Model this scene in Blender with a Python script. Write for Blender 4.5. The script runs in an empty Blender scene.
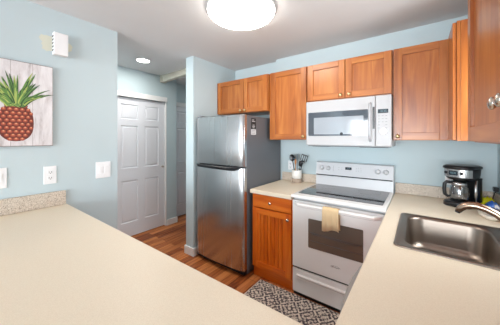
import bpy, bmesh, math, random
from mathutils import Vector, Matrix
random.seed(7)
S = bpy.context.scene
COL = S.collection
PI = math.pi

# ------------------------------------------------------------------ camera, sky, lights, exposure
cam_d = bpy.data.cameras.new('camera'); cam = bpy.data.objects.new('camera', cam_d); COL.objects.link(cam)
cam.location = (0, 0, 1.448); cam.rotation_euler = (PI/2, 0, math.radians(36.43))
cam_d.sensor_width = 36; cam_d.lens = 230/500*36; cam_d.shift_y = -(162.5-138.1)/500
cam_d.clip_start = 0.01
S.camera = cam

w = bpy.data.worlds.new('sky'); S.world = w; w.use_nodes = True
bg = w.node_tree.nodes['Background']; bg.inputs[0].default_value = (0.86, 0.93, 1.0, 1); bg.inputs[1].default_value = 3.0

def area(name, loc, rot, sx, sy, power, color=(1, 1, 1)):
    d = bpy.data.lights.new(name, 'AREA'); d.shape = 'RECTANGLE'; d.size = sx; d.size_y = sy; d.energy = power; d.color = color
    o = bpy.data.objects.new(name, d); COL.objects.link(o); o.location = loc; o.rotation_euler = rot
    return o
area('daylight_terrace_doors', (-.35, -4.75, 1.25), (PI/2, 0, 0), 3.4, 2.0, 335, (0.90, 0.955, 1.0))
area('daylight_sink_window', (0.80, 1.69, 1.62), (0, PI/2, 0), 0.9, 0.54, 22, (0.95, 0.98, 1.0))

vs = S.view_settings
vs.view_transform = 'Standard'; vs.look = 'None'; vs.gamma = 1; vs.use_curve_mapping = False
vs.exposure = 0.22

# ------------------------------------------------------------------ materials
def lin(c):
    f = lambda v: v/12.92 if v <= .04045 else ((v+.055)/1.055)**2.4
    return tuple(f(v/255) for v in c) + (1,)

class N:
    def __init__(s, name):
        s.m = bpy.data.materials.new(name); s.m.use_nodes = True
        s.t = s.m.node_tree; s.b = s.t.nodes['Principled BSDF']; s.out = s.t.nodes['Material Output']
    def n(s, typ, **kw):
        nd = s.t.nodes.new(typ)
        for k, v in kw.items():
            if k.startswith('i_'):
                key = k[2:].replace('_', ' ')
                nd.inputs[int(key) if key.isdigit() else key].default_value = v
            else: setattr(nd, k, v)
        return nd
    def l(s, a, b): s.t.links.new(a, b)
    def coord(s, scale=(1, 1, 1), kind='Object', rnd=0.0):
        tc = s.n('ShaderNodeTexCoord'); mp = s.n('ShaderNodeMapping'); mp.inputs['Scale'].default_value = scale
        s.l(tc.outputs[kind], mp.inputs['Vector'])
        if rnd:
            oi = s.n('ShaderNodeObjectInfo'); mu = s.n('ShaderNodeMath', operation='MULTIPLY'); mu.inputs[1].default_value = rnd
            s.l(oi.outputs['Random'], mu.inputs[0]); s.l(mu.outputs[0], mp.inputs['Location'])
        return mp.outputs['Vector']
    def ramp(s, fac, stops):
        r = s.n('ShaderNodeValToRGB'); e = r.color_ramp.elements
        while len(e) < len(stops): e.new(.5)
        for el, (p, c) in zip(e, stops): el.position = p; el.color = c if len(c) == 4 else lin(c)
        s.l(fac, r.inputs['Fac']); return r.outputs['Color']
    def noise(s, vec, scale, detail=3, rough=.5, dist=0):
        n = s.n('ShaderNodeTexNoise'); n.inputs['Scale'].default_value = scale; n.inputs['Detail'].default_value = detail
        n.inputs['Roughness'].default_value = rough; n.inputs['Distortion'].default_value = dist
        s.l(vec, n.inputs['Vector']); return n.outputs['Fac']
    def bump(s, h, strength, dist=.002):
        b = s.n('ShaderNodeBump'); b.inputs['Strength'].default_value = strength; b.inputs['Distance'].default_value = dist
        s.l(h, b.inputs['Height']); s.l(b.outputs['Normal'], s.b.inputs['Normal'])

def plain(name, c, rough=.5, metal=0, spec=.5, bump=None, coat=0):
    k = N(name); b = k.b
    b.inputs['Base Color'].default_value = lin(c); b.inputs['Roughness'].default_value = rough
    b.inputs['Metallic'].default_value = metal; b.inputs['Specular IOR Level'].default_value = spec
    b.inputs['Coat Weight'].default_value = coat
    if bump: k.bump(k.noise(k.coord(), bump[0], 2), bump[1])
    return k.m

def emit(name, c, st):
    k = N(name); k.b.inputs['Base Color'].default_value = lin(c)
    k.b.inputs['Emission Color'].default_value = lin(c); k.b.inputs['Emission Strength'].default_value = st; return k.m

def wood(name, grain, dark, mid, light, rough=.32):
    """grain: axis 0/1/2 the figure runs along"""
    k = N(name); sc = [9, 9, 9]; sc[grain] = .9
    v = k.coord(tuple(sc), rnd=37)
    a = k.noise(v, 1.5, 3, .5, 1.1)
    sc2 = [90, 90, 90]; sc2[grain] = 3
    f = k.noise(k.coord(tuple(sc2), rnd=11), 1.5, 2)
    mx = k.n('ShaderNodeMath', operation='MULTIPLY_ADD'); mx.inputs[1].default_value = .2
    k.l(f, mx.inputs[0]); k.l(a, mx.inputs[2])
    col = k.ramp(mx.outputs[0], [(.36, dark), (.58, mid), (.84, light)])
    oi = k.n('ShaderNodeObjectInfo'); hs = k.n('ShaderNodeHueSaturation'); mr = k.n('ShaderNodeMapRange')
    mr.inputs['To Min'].default_value = .92; mr.inputs['To Max'].default_value = 1.08
    k.l(oi.outputs['Random'], mr.inputs['Value']); k.l(mr.outputs[0], hs.inputs['Value']); k.l(col, hs.inputs['Color'])
    k.l(hs.outputs['Color'], k.b.inputs['Base Color'])
    k.b.inputs['Roughness'].default_value = rough; k.b.inputs['Coat Weight'].default_value = .15; k.b.inputs['Coat Roughness'].default_value = .2
    k.bump(f, .08, .001)
    return k.m

CH = ((142, 74, 29), (171, 98, 41), (195, 125, 62))
W_V = wood('cherry_wood_upright', 2, *CH); W_X = wood('cherry_wood_across', 0, *CH); W_Y = wood('cherry_wood_deep', 1, *CH)
CL = ((192, 80, 10), (222, 106, 18), (236, 132, 40))
B_V = wood('base_cherry_upright', 2, *CL); B_X = wood('base_cherry_across', 0, *CL)

def wallmat(name, c, bs=.25):
    k = N(name); v = k.coord()
    n = k.noise(v, 2.0, 2); a = lin(c)
    col = k.ramp(n, [(.3, tuple(x*.97 for x in a[:3])+(1,)), (.7, a)])
    k.l(col, k.b.inputs['Base Color']); k.b.inputs['Roughness'].default_value = .75; k.b.inputs['Specular IOR Level'].default_value = .25
    k.bump(k.noise(v, 160, 2), bs, .002); return k.m
WALL = wallmat('pale_aqua_paint', (196, 212, 217))
CEIL = wallmat('ceiling_paint', (222, 225, 227), .15)
WHITE = plain('white_gloss_paint', (236, 236, 236), .35)
DOORW = plain('white_door_paint', (228, 230, 236), .4)
CREAM = plain('cream_paint', (214, 212, 198), .5)

def floor_mat():
    k = N('dark_plank_flooring')
    tc = k.n('ShaderNodeTexCoord'); mp = k.n('ShaderNodeMapping'); mp.inputs['Rotation'].default_value = (0, 0, PI/2)
    k.l(tc.outputs['Object'], mp.inputs['Vector'])
    br = k.n('ShaderNodeTexBrick'); br.offset = .37; br.inputs['Scale'].default_value = 1
    br.inputs['Brick Width'].default_value = 0.95; br.inputs['Row Height'].default_value = .095; br.inputs['Mortar Size'].default_value = .0012
    br.inputs['Color1'].default_value = (0, 0, 0, 1); br.inputs['Color2'].default_value = (1, 1, 1, 1); br.inputs['Mortar'].default_value = (.0, .0, .0, 1)
    k.l(mp.outputs[0], br.inputs['Vector'])
    g = k.noise(k.coord((26, 1.6, 1)), 1.5, 5, .6, .8)
    ad = k.n('ShaderNodeMath', operation='MULTIPLY_ADD'); ad.inputs[1].default_value = .42
    k.l(br.outputs['Color'], ad.inputs[0]); k.l(g, ad.inputs[2])
    col = k.ramp(ad.outputs[0], [(.36, (84, 36, 16)), (.60, (156, 82, 40)), (.95, (206, 130, 74))])
    mx = k.n('ShaderNodeMix', data_type='RGBA'); k.l(br.outputs['Fac'], mx.inputs['Factor']); k.l(col, mx.inputs[6]); mx.inputs[7].default_value = lin((40, 20, 12))
    k.l(mx.outputs[2], k.b.inputs['Base Color']); k.b.inputs['Roughness'].default_value = .34; k.b.inputs['Specular IOR Level'].default_value = .3
    k.bump(ad.outputs[0], .1, .001); return k.m
FLOOR = floor_mat()

def counter_mat():
    k = N('cream_laminate'); v = k.coord()
    n = k.noise(v, 420, 2); c = k.ramp(n, [(.35, (224, 210, 187)), (.55, (231, 218, 196)), (.75, (235, 223, 202))])
    k.l(c, k.b.inputs['Base Color']); k.b.inputs['Roughness'].default_value = .42; k.b.inputs['Specular IOR Level'].default_value = .6
    return k.m
COUNTER = counter_mat()
def speckle():
    k = N('speckled_laminate'); v = k.coord()
    n = k.noise(v, 150, 3, .7); c = k.ramp(n, [(.34, (132, 118, 104)), (.46, (196, 182, 166)), (.60, (216, 205, 192)), (.72, (236, 228, 218))])
    k.l(c, k.b.inputs['Base Color']); k.b.inputs['Roughness'].default_value = .4; return k.m
SPECK = speckle()

def brushed(name, c, rough, axis=2, amt=.05):
    k = N(name); sc = [220, 220, 220]; sc[axis] = 1.5
    v = k.coord(tuple(x*.5 for x in sc)); n = k.noise(v, 1, 1)
    mr = k.n('ShaderNodeMapRange'); mr.inputs['To Min'].default_value = rough-amt*.2; mr.inputs['To Max'].default_value = rough+amt*.2
    k.l(n, mr.inputs['Value']); k.l(mr.outputs[0], k.b.inputs['Roughness'])
    k.b.inputs['Base Color'].default_value = lin(c); k.b.inputs['Metallic'].default_value = 1
    return k.m
STEEL = brushed('brushed_steel', (196, 196, 198), .27, 2)
STEEL.node_tree.nodes['Principled BSDF'].inputs['Anisotropic'].default_value = .6
SINK = brushed('sink_steel', (146, 134, 124), .34, 1)
NICKEL = plain('satin_nickel', (200, 190, 178), .26, 1)
FAUCET = plain('brushed_nickel', (172, 150, 132), .24, 1)
BRASS = plain('aged_brass', (206, 178, 132), .28, 1)
GREY = plain('grey_appliance_side', (98, 102, 108), .42, 0, .5)
APPL = plain('white_appliance_enamel', (238, 237, 236), .22, 0, .5)
MWB = plain('white_panel_enamel', (206, 208, 212), .3)
MWW = plain('white_microwave_enamel', (184, 184, 186), .4)
APPL2 = plain('white_appliance_plastic', (208, 209, 212), .35)
BLACK = plain('black_plastic', (22, 24, 28), .3)
BLACKM = plain('black_matt', (30, 31, 34), .6)
GLASSK = plain('black_glass', (22, 25, 30), .06, 0, .7, coat=.5)
OVENG = plain('oven_window_glass', (106, 92, 82), .08, 0, .6)
MWG = plain('microwave_window_glass', (58, 64, 74), .06, 0, .9, coat=.6)
MWS = plain('microwave_screen_mesh', (150, 156, 164), .12, 0, .8, coat=.5)
RINGP = plain('burner_print', (70, 74, 80), .3)
PRINT = plain('grey_print', (120, 124, 130), .5)
PLATE = plain('white_plate_plastic', (240, 241, 243), .3)
SLOT = plain('slot_shadow_plastic', (60, 60, 62), .5)
TEAL = plain('dark_teal_wall_paint', (50, 84, 92), .7)
TOWEL = plain('cream_towel', (224, 198, 158), .95, 0, .1, (900, .6))
PATCH = plain('old_cream_paint', (214, 216, 200), .8)
LCD = plain('display_glass', (34, 44, 54), .12)
LCDT = emit('display_digits', (96, 126, 134), .25)
DOME = emit('lit_opal_glass', (255, 246, 236), 15)
DOWN = emit('lit_downlight', (255, 250, 240), 14)

def glassy(name, tint, gl=.12):
    k = N(name); tr = k.n('ShaderNodeBsdfTransparent'); tr.inputs[0].default_value = tint
    g = k.n('ShaderNodeBsdfGlossy'); g.inputs['Roughness'].default_value = .03
    mx = k.n('ShaderNodeMixShader'); mx.inputs[0].default_value = gl
    k.l(tr.outputs[0], mx.inputs[1]); k.l(g.outputs[0], mx.inputs[2]); k.l(mx.outputs[0], k.out.inputs['Surface']); return k.m
PANE = glassy('window_glass', (.97, .98, .98, 1), .05)
CARAFE = glassy('carafe_glass', (.72, .74, .76, 1), .25)

# ------------------------------------------------------------------ mesh helpers
FACE_NY = Matrix.Identity(4)                                                     # local u,d,z -> +X,+Y,Z (front looks to -Y)
FACE_NX = Matrix(((0, 1, 0, 0), (-1, 0, 0, 0), (0, 0, 1, 0), (0, 0, 0, 1)))       # front looks to -X : u -> -Y, d -> +X
FACE_PX = Matrix(((0, -1, 0, 0), (1, 0, 0, 0), (0, 0, 1, 0), (0, 0, 0, 1)))       # front looks to +X : u -> +Y, d -> -X

class G:
    def __init__(s, M=None): s.bm = bmesh.new(); s.M = M or Matrix.Identity(4)
    def _tag(s, n0, mi):
        for f in list(s.bm.faces)[n0:]: f.material_index = mi
    def box(s, x0, x1, y0, y1, z0, z1, bev=0, mi=0, seg=2):
        b = bmesh.new(); bmesh.ops.create_cube(b, size=1)
        for v in b.verts:
            v.co = Vector(((x0+x1)/2+v.co.x*(x1-x0), (y0+y1)/2+v.co.y*(y1-y0), (z0+z1)/2+v.co.z*(z1-z0)))
        if bev: bmesh.ops.bevel(b, geom=list(b.edges), offset=bev, segments=seg, affect='EDGES', profile=.5)
        return s.merge(b, mi)
    def merge(s, b, mi=0, M=None):
        T = s.M @ (M or Matrix.Identity(4))
        mp = {}
        for v in b.verts: mp[v] = s.bm.verts.new(T @ v.co)
        for f in b.faces:
            try:
                nf = s.bm.faces.new([mp[v] for v in f.verts]); nf.material_index = mi; nf.smooth = f.smooth
            except ValueError: pass
        b.free(); return s
    def loft(s, loops, cap0=True, cap1=True, mi=0, smooth=True, closed=True):
        rows = [[s.bm.verts.new(s.M @ Vector(p)) for p in L] for L in loops]
        n = len(rows[0])
        for a, b in zip(rows, rows[1:]):
            for i in range(n if closed else n-1):
                j = (i+1) % n
                f = s.bm.faces.new((a[i], a[j], b[j], b[i])); f.smooth = smooth; f.material_index = mi
        if cap0 and closed: f = s.bm.faces.new(rows[0][::-1]); f.material_index = mi
        if cap1 and closed: f = s.bm.faces.new(rows[-1]); f.material_index = mi
        return s
    def lathe(s, c, prof, n=32, axis='z', mi=0, smooth=True, cap0=True, cap1=True):
        loops = []
        for r, h in prof:
            L = []
            for i in range(n):
                a = 2*PI*i/n; p, q = r*math.cos(a), r*math.sin(a)
                L.append({'z': (c[0]+p, c[1]+q, c[2]+h), 'y': (c[0]+p, c[1]-h, c[2]+q)}[axis])
            loops.append(L)
        return s.loft(loops, cap0, cap1, mi, smooth)
    def tube(s, pts, r, n=12, mi=0, flat=1.0):
        pts = [Vector(p) for p in pts]; rs = r if isinstance(r, (list, tuple)) else [r]*len(pts)
        loops = []; up = None
        for i, p in enumerate(pts):
            t = (pts[min(i+1, len(pts)-1)]-pts[max(i-1, 0)]).normalized()
            if up is None:
                up = Vector((0, 0, 1)) if abs(t.z) < .9 else Vector((1, 0, 0))
            a = t.cross(up).normalized(); b = a.cross(t).normalized(); up = b
            loops.append([tuple(p+a*rs[i]*math.cos(2*PI*k/n)+b*rs[i]*flat*math.sin(2*PI*k/n)) for k in range(n)])
        return s.loft(loops, mi=mi)
    def poly(s, pts, d0, d1, mi=0):
        """outline in (u,z) extruded in d from d0 to d1"""
        return s.loft([[(u, d0, z) for u, z in pts], [(u, d1, z) for u, z in pts]], mi=mi, smooth=False)

def wloc(o):
    v = Vector((0, 0, 0))
    while o: v += o.location; o = o.parent
    return v

def obj(name, g, mats, parent=None, local=False, smooth_angle=None):
    bm = g.bm
    bmesh.ops.recalc_face_normals(bm, faces=bm.faces[:])
    if parent is not None and not local: bmesh.ops.translate(bm, verts=bm.verts[:], vec=-wloc(parent))
    me = bpy.data.meshes.new(name); bm.to_mesh(me); bm.free()
    for m in (mats if isinstance(mats, (list, tuple)) else [mats]): me.materials.append(m)
    o = bpy.data.objects.new(name, me); COL.objects.link(o)
    if parent is not None: o.parent = parent
    return o

def tag(o, label, cat, group=None):
    o['label'] = label; o['category'] = cat
    if group: o['group'] = group
    return o
def thing(name, label, cat, loc, rz=0, group=None):
    o = bpy.data.objects.new(name, None); COL.objects.link(o); o.empty_display_size = .05
    o.location = loc; o.rotation_euler = (0, 0, rz); return tag(o, label, cat, group)
def struct(name, g, mats, label=None):
    o = obj(name, g, mats); o['kind'] = 'structure'
    if label: o['label'] = label
    return o
def setin(o, root):                     # origin of a one-mesh thing to a sensible point
    c = Vector(root)
    o.data.transform(Matrix.Translation(-c)); o.location = c; return o

def rrect(cx, cy, hx, hy, r, z, n=8):
    L = []
    for k, (sx, sy) in enumerate(((1, 1), (-1, 1), (-1, -1), (1, -1))):
        for i in range(n+1):
            a = (k+i/n)*PI/2
            L.append((cx+sx*(hx-r)+r*math.cos(a), cy+sy*(hy-r)+r*math.sin(a), z))
    return L

def slab(xs, ys, z0, z1, fill, bev=.006):
    g = G(); bm = g.bm; V = {}
    def v(i, j, z):
        k = (i, j, z)
        if k not in V: V[k] = bm.verts.new((xs[i], ys[j], z))
        return V[k]
    cells = {(i, j) for i in range(len(xs)-1) for j in range(len(ys)-1) if fill((xs[i]+xs[i+1])/2, (ys[j]+ys[j+1])/2)}
    rim = []
    for i, j in cells:
        bm.faces.new((v(i, j, z1), v(i+1, j, z1), v(i+1, j+1, z1), v(i, j+1, z1)))
        bm.faces.new((v(i, j, z0), v(i, j+1, z0), v(i+1, j+1, z0), v(i+1, j, z0)))
        for (a, b), nb in ((((i, j), (i+1, j)), (i, j-1)), (((i+1, j), (i+1, j+1)), (i+1, j)), (((i+1, j+1), (i, j+1)), (i, j+1)), (((i, j+1), (i, j)), (i-1, j))):
            if nb not in cells:
                bm.faces.new((v(*a, z0), v(*b, z0), v(*b, z1), v(*a, z1)))
                rim.append((v(*a, z1), v(*b, z1))); 
    es = [bm.edges.get(p) for p in rim]
    bmesh.ops.recalc_face_normals(bm, faces=bm.faces[:])
    if bev: bmesh.ops.bevel(bm, geom=[e for e in es if e], offset=bev, segments=3, affect='EDGES', profile=.5)
    return g

def text_mesh(s, size, M, G_, mi=0, depth=.0004):
    cu = bpy.data.curves.new('t', 'FONT'); cu.body = s; cu.size = size; cu.align_x = 'CENTER'; cu.align_y = 'CENTER'; cu.extrude = depth
    o = bpy.data.objects.new('t', cu); COL.objects.link(o)
    dg = bpy.context.evaluated_depsgraph_get(); me = bpy.data.meshes.new_from_object(o.evaluated_get(dg))
    b = bmesh.new(); b.from_mesh(me); G_.merge(b, mi, M)
    bpy.data.objects.remove(o); bpy.data.curves.remove(cu); bpy.data.meshes.remove(me)
TXT = Matrix.Rotation(PI/2, 4, 'X')      # text laid in XZ, read from -Y

# ------------------------------------------------------------------ dimensions
XP = -2.315; XF = -2.235; XD = -3.376; XS = .5; YW = 2.658; ZC = 2.457; H = .916
YU = 2.318; ZT = 2.207; ZB = 1.43; YC = 1.965

# ------------------------------------------------------------------ setting
g = G(); g.box(-4.6, 3.2, -4.7, 4.4, -.08, 0); struct('floor', g, FLOOR)
g = G(); g.box(-4.6, 3.2, -4.7, 4.4, ZC, ZC+.1); struct('ceiling', g, CEIL)
g = G(); g.box(XP-.14, XP, -4.6, 1.012, 0, ZC); wl = struct('wall_left', g, WALL)
g = G(FACE_PX)                                             # ragged patch of the older paint around the chime box
pts = []
for i in range(34):
    a = 2*PI*i/34; ru = .085*(1+.18*math.sin(3*a+1)+random.uniform(-.1, .1)); rz_ = .075*(1+.15*math.cos(2*a)+random.uniform(-.12, .12))
    pts.append((.545+ru*math.cos(a)*1.15, 2.185+rz_*math.sin(a)))
g.poly(pts, -XP-.0008, -XP+.002)
obj('bare_paint_patch', g, PATCH, wl)['label'] = 'cream patch of older paint around the white box'
g = G(); g.box(-2.375, XF, 1.858, YW+.14, 0, ZC); struct('wall_fridge_side', g, WALL)
g = G(); g.box(XF, XS+.14, YW, YW+.14, 0, ZC)
g.box(-1.49, XS, YW-.075, YW, ZT+.006, ZC); struct('wall_back', g, WALL)
g = G()                                                    # sink wall with its window opening
wy0, wy1, wz0, wz1 = 1.42, 1.96, 1.12, 2.10
g.box(XS, XS+.14, -.7, wy0, 0, ZC); g.box(XS, XS+.14, wy1, YW, 0, ZC); g.box(XS, XS+.14, wy0, wy1, 0, wz0); g.box(XS, XS+.14, wy0, wy1, wz1, ZC)
struct('wall_right', g, WALL)
g = G(FACE_NX)
u0, u1 = -wy1, -wy0
g.box(u0, u1, XS+.03, XS+.08, wz0, wz0+.04, .003); g.box(u0, u1, XS+.03, XS+.08, wz1-.04, wz1, .003)
g.box(u0, u0+.04, XS+.03, XS+.08, wz0+.04, wz1-.04, .003); g.box(u1-.04, u1, XS+.03, XS+.08, wz0+.04, wz1-.04, .003)
g.box(u0+.04, u1-.04, XS+.035, XS+.075, 1.60, 1.635, .003)
wn = struct('window_1', g, WHITE)
g = G(FACE_NX); g.box(u0+.03, u1-.03, XS+.052, XS+.056, wz0+.03, wz1-.03); obj('pane', g, PANE, wn)
g = G(); g.box(XS, 3.1, -.84, -.7, 0, ZC); struct('wall_dining_end', g, WALL)
g = G(); g.box(3.1, 3.2, -4.6, -.84, 0, ZC); struct('wall_dining_right', g, WALL)
TX0, TX1 = -2.2, 1.5
g = G(); g.box(-2.455, TX0, -4.7, -4.6, 0, ZC); g.box(TX1, 3.1, -4.7, -4.6, 0, ZC); g.box(TX0, TX1, -4.7, -4.6, 2.15, ZC); struct('wall_terrace', g, WALL)
g = G()
for a, b in ((TX0, TX0+.07), (-.385, -.315), (TX1-.07, TX1)): g.box(a, b, -4.69, -4.62, 0, 2.15, .004)
g.box(TX0+.07, TX1-.07, -4.69, -4.62, 2.08, 2.15, .004); g.box(TX0+.07, TX1-.07, -4.69, -4.62, 0, .07, .004)
wn = struct('window_2', g, WHITE)
for a, b in ((TX0+.05, -.36), (-.34, TX1-.05)):
    g = G(); g.box(a, b, -4.66, -4.655, .05, 2.1); obj('pane', g, PANE, wn)

# hall behind the pineapple wall
g = G(); g.box(XD-.14, XD, -.2, 1.425, 0, ZC); g.box(XD-.14, XD, 1.425, 2.245, 2.045, ZC); g.box(XD-.14, XD, 2.245, 2.435, 0, ZC)
g.box(XD-.14, XD-.1, 1.425, 2.245, 0, 2.045); struct('wall_hall_left', g, WALL)
g = G(); g.box(-3.76, -3.62, 2.435, 4.2, 0, ZC); g.box(-3.76, XD-.14, 2.30, 2.435, 0, ZC); struct('wall_hall_far_left', g, WALL)
g = G(); g.box(-3.62, XF, 4.2, 4.34, 0, ZC); g.box(-2.375, XF, YW+.14, 4.2, 0, ZC); struct('wall_hall_end', g, WALL)
g = G(); g.box(XD, XP-.14, -.2, -.06, 0, ZC); struct('wall_hall_front', g, WALL)

def panel_door(name, M, u0, u1, z0, z1, d, cols, rows, label):
    g = G(); bm = g.bm
    us = sorted({u0, u1, *[c for p in cols for c in p]}); zs = sorted({z0, z1, *[c for p in rows for c in p]})
    V = {(i, j): bm.verts.new((us[i], d, zs[j])) for i in range(len(us)) for j in range(len(zs))}
    pan = []
    for i in range(len(us)-1):
        for j in range(len(zs)-1):
            f = bm.faces.new((V[i, j], V[i+1, j], V[i+1, j+1], V[i, j+1]))
            if any(abs(us[i]-c[0]) < 1e-6 for c in cols) and any(abs(zs[j]-r[0]) < 1e-6 for r in rows): pan.append(f)
    for f in bm.faces: f.normal_update()
    bmesh.ops.inset_individual(bm, faces=pan, thickness=.012, depth=-.012)
    bmesh.ops.inset_individual(bm, faces=pan, thickness=.012, depth=0)
    bmesh.ops.inset_individual(bm, faces=pan, thickness=.022, depth=.008)
    r = bmesh.ops.extrude_edge_only(bm, edges=[e for e in bm.edges if e.is_boundary])
    for v in [x for x in r['geom'] if isinstance(x, bmesh.types.BMVert)]: v.co.y = d+.035
    bmesh.ops.contextual_create(bm, geom=[e for e in bm.edges if e.is_boundary])
    bmesh.ops.transform(bm, matrix=M, verts=bm.verts[:])
    return struct(name, g, DOORW, label)
ROWS = [(.22, .83), (1.01, 1.63), (1.72, 1.94)]
d1 = panel_door('door_1', FACE_PX, 1.43, 2.228, .012, 2.035, -XD+.03, [(1.535, 1.785), (1.885, 2.12)], ROWS, 'white six panel closet door facing the hall')
g = G(FACE_PX); g.lathe((2.186, -XD+.03, .985), [(.016, -.002), (.016, .004), (.009, .006), (.007, .02), (.014, .026), (.014, .034), (.006, .038)], 20, 'y')
obj('door_pull', g, NICKEL, d1)['label'] = 'small dark round pull'
d2 = panel_door('door_2', FACE_PX, 2.50, 3.28, .012, 2.03, 3.58, [(2.60, 2.85), (2.95, 3.18)], ROWS, 'white panel door at the far end of the hall')
g = G(FACE_PX); g.box(1.35, 2.248, -XD-.018, -XD, 2.04, 2.118, .004); struct('trim_1', g, WHITE)
g = G(FACE_PX); g.box(2.229, 2.243, -XD-.006, -XD+.07, 0.001, 2.04, .002); struct('trim_2', g, WHITE)
g = G(FACE_PX); g.box(2.44, 3.36, 3.585, 3.62, 2.035, 2.11, .003); struct('trim_3', g, WHITE)
g = G(FACE_PX); g.box(2.248, 2.45, -XD-.016, -XD, 0, .095, .003); struct('baseboard_hall', g, WHITE)
g = G(); g.box(-2.391, -2.219, 1.842, 1.858, 0, .10, .003); g.box(-2.391, -2.375, 1.858, 4.19, 0, .10, .003); g.box(XF, -2.219, 1.858, 2.655, 0, .10, .003); struct('baseboard_fridge_wall', g, WHITE)
g = G(FACE_PX); g.box(-.04, 1.012, 2.455-.0, 2.471, 0, .09, .003); struct('baseboard_hall_right', g, WHITE)
# valance beam across the hall
g = G()
g.loft([[(x, 2.13, ZC), (x, 2.20, ZC), (x, 2.20, zb_), (x, 2.13, zb_)] for x, zb_ in ((-3.30, 2.352), (-2.378, 2.392))], smooth=False)
g.box(-3.372, -3.30, 2.118, 2.205, 2.345, ZC, .004)
struct('trim_4', g, CREAM, 'cream valance box below the ceiling across the hall')

# ------------------------------------------------------------------ ceiling lights
t = thing('ceiling_light', 'large round lit opal dome light on the kitchen ceiling', 'light', (-1.125, 1.41, ZC-.13))
g = G(); R = .262; g.lathe((-1.125, 1.41, ZC), [(R*math.cos(a*PI/2/10), -.02-.078*math.sin(a*PI/2/10)) for a in range(0, 10)]+[(.004, -.098)], 48); obj('diffuser', g, DOME, t)
g = G(); g.lathe((-1.125, 1.41, ZC), [(.24, -.001), (.268, -.003), (.268, -.019), (.24, -.02)], 48); obj('base_ring', g, WHITE, t)
t = thing('recessed_light', 'small round lit downlight in the hall ceiling', 'light', (-2.877, 1.57, ZC-.012))
g = G(); g.lathe((-2.877, 1.57, ZC), [(.076, -.001), (.083, -.001), (.083, -.006), (.078, -.012), (.076, -.006)], 36); obj('trim_ring', g, WHITE, t)
g = G(); g.lathe((-2.877, 1.57, ZC), [(.0755, -.002), (.0755, -.009), (.02, -.012)], 36); obj('lens', g, DOWN, t)
def hall_light(x, y, e):
    d = bpy.data.lights.new('hall_downlight_and_fill', 'AREA'); d.shape = 'DISK'; d.size = .14; d.energy = e; d.color = (1, .97, .92)
    o = bpy.data.objects.new('hall_downlight_and_fill', d); COL.objects.link(o); o.location = (x, y, ZC-.0135)
hall_light(-2.877, 1.57, 7); hall_light(-2.9, .35, 7); hall_light(-3.0, 3.4, 3)  # visible downlight first; the two others are unseen fill added to brighten the hall

# ------------------------------------------------------------------ knobs and cabinet doors
def knob_bm(M, u, d, z, r=.016):
    g = G(M); k = r/.016
    g.lathe((u, d, z), [(.008*k, 0), (.0065*k, .004), (.006*k, .012), (.012*k, .016), (.016*k, .021), (.0155*k, .026), (.010*k, .030), (.003*k, .0315)], 20, 'y'); return g
def shaker(parent, M, u0, u1, z0, z1, d, knobs=(), mv=W_V, mh=W_X, st=.058, bead=False, kmat=BRASS, name='door', label=None):
    g = G(M); th = .022; d -= .002
    g.box(u0, u0+st, d, d+th, z0, z1, .002); g.box(u1-st, u1, d, d+th, z0, z1, .002)
    g.box(u0+st, u1-st, d, d+th, z0, z0+st, .002, 1); g.box(u0+st, u1-st, d, d+th, z1-st, z1, .002, 1)
    o = obj(name, g, [mv, mh], parent)
    g = G(M)
    if bead:
        n = max(2, round((u1-u0-2*st)/.042)); wdt = (u1-u0-2*st+.006)/n
        for i in range(n):
            a = u0+st-.003+i*wdt; g.box(a, a+wdt-.003, d+.009, d+.018, z0+st-.003, z1-st+.003, .004)
    else: g.box(u0+st-.004, u1-st+.004, d+.0135, d+.019, z0+st-.004, z1-st+.004)
    obj('panel', g, mv, o)
    for ku, kz in knobs: obj('knob', knob_bm(M, ku, d, kz), kmat, o)
    if label: o['label'] = label
    return o

def carcass(parent, M, u0, u1, z0, z1, d0, d1, mats=(W_V, W_X), frame=.03):
    """hollow looking box: face frame on a closed body"""
    g = G(M); g.box(u0, u1, d0+.02, d1, z0, z1, .001)
    g.box(u0, u0+frame, d0, d0+.02, z0, z1, .001); g.box(u1-frame, u1, d0, d0+.02, z0, z1, .001)
    g.box(u0+frame, u1-frame, d0, d0+.02, z0, z0+frame, .001, 1); g.box(u0+frame, u1-frame, d0, d0+.02, z1-frame, z1, .001, 1)
    return obj('body', g, list(mats), parent)

BK = YW-.003
# over the fridge
t = thing('wall_cabinet', 'short two-door cherry wall cabinet above the fridge', 'cabinet', (-1.86, 2.5, 1.765), group=None)
carcass(t, FACE_NY, XF+.004, -1.424, 1.765, ZT-.008, 2.265+.02, BK)
shaker(t, FACE_NY, XF+.010, -1.777, 1.772, ZT-.014, 2.265, [(-1.812, 1.795)])
shaker(t, FACE_NY, -1.771, -1.430, 1.772, ZT-.014, 2.265, [(-1.742, 1.795)])
# tall one left of the microwave
t = thing('wall_cabinet', 'single-door cherry wall cabinet between fridge and microwave', 'cabinet', (-1.24, 2.5, ZB))
carcass(t, FACE_NY, -1.421, -.957, ZB, ZT, YU, BK, frame=.045)
shaker(t, FACE_NY, -1.392, -.962, ZB+.005, ZT-.006, YU-.02, [(-.99, 1.466)])
# above the microwave
t = thing('wall_cabinet', 'two-door cherry wall cabinet directly above the microwave', 'cabinet', (-.57, 2.5, 1.825))
carcass(t, FACE_NY, -.953, -.187, 1.825, ZT, YU, BK)
shaker(t, FACE_NY, -.946, -.575, 1.832, ZT-.006, YU-.02, [(-.610, 1.862)])
shaker(t, FACE_NY, -.569, -.194, 1.832, ZT-.006, YU-.02, [(-.534, 1.862)])
# right of the microwave
t = thing('wall_cabinet', 'wide single-door cherry wall cabinet right of the microwave', 'cabinet', (0, 2.5, ZB))
carcass(t, FACE_NY, -.183, .187, ZB, ZT, YU, BK)
shaker(t, FACE_NY, -.177, .181, ZB+.005, ZT-.006, YU-.02, [(-.148, 1.463)], kmat=BRASS)
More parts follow.
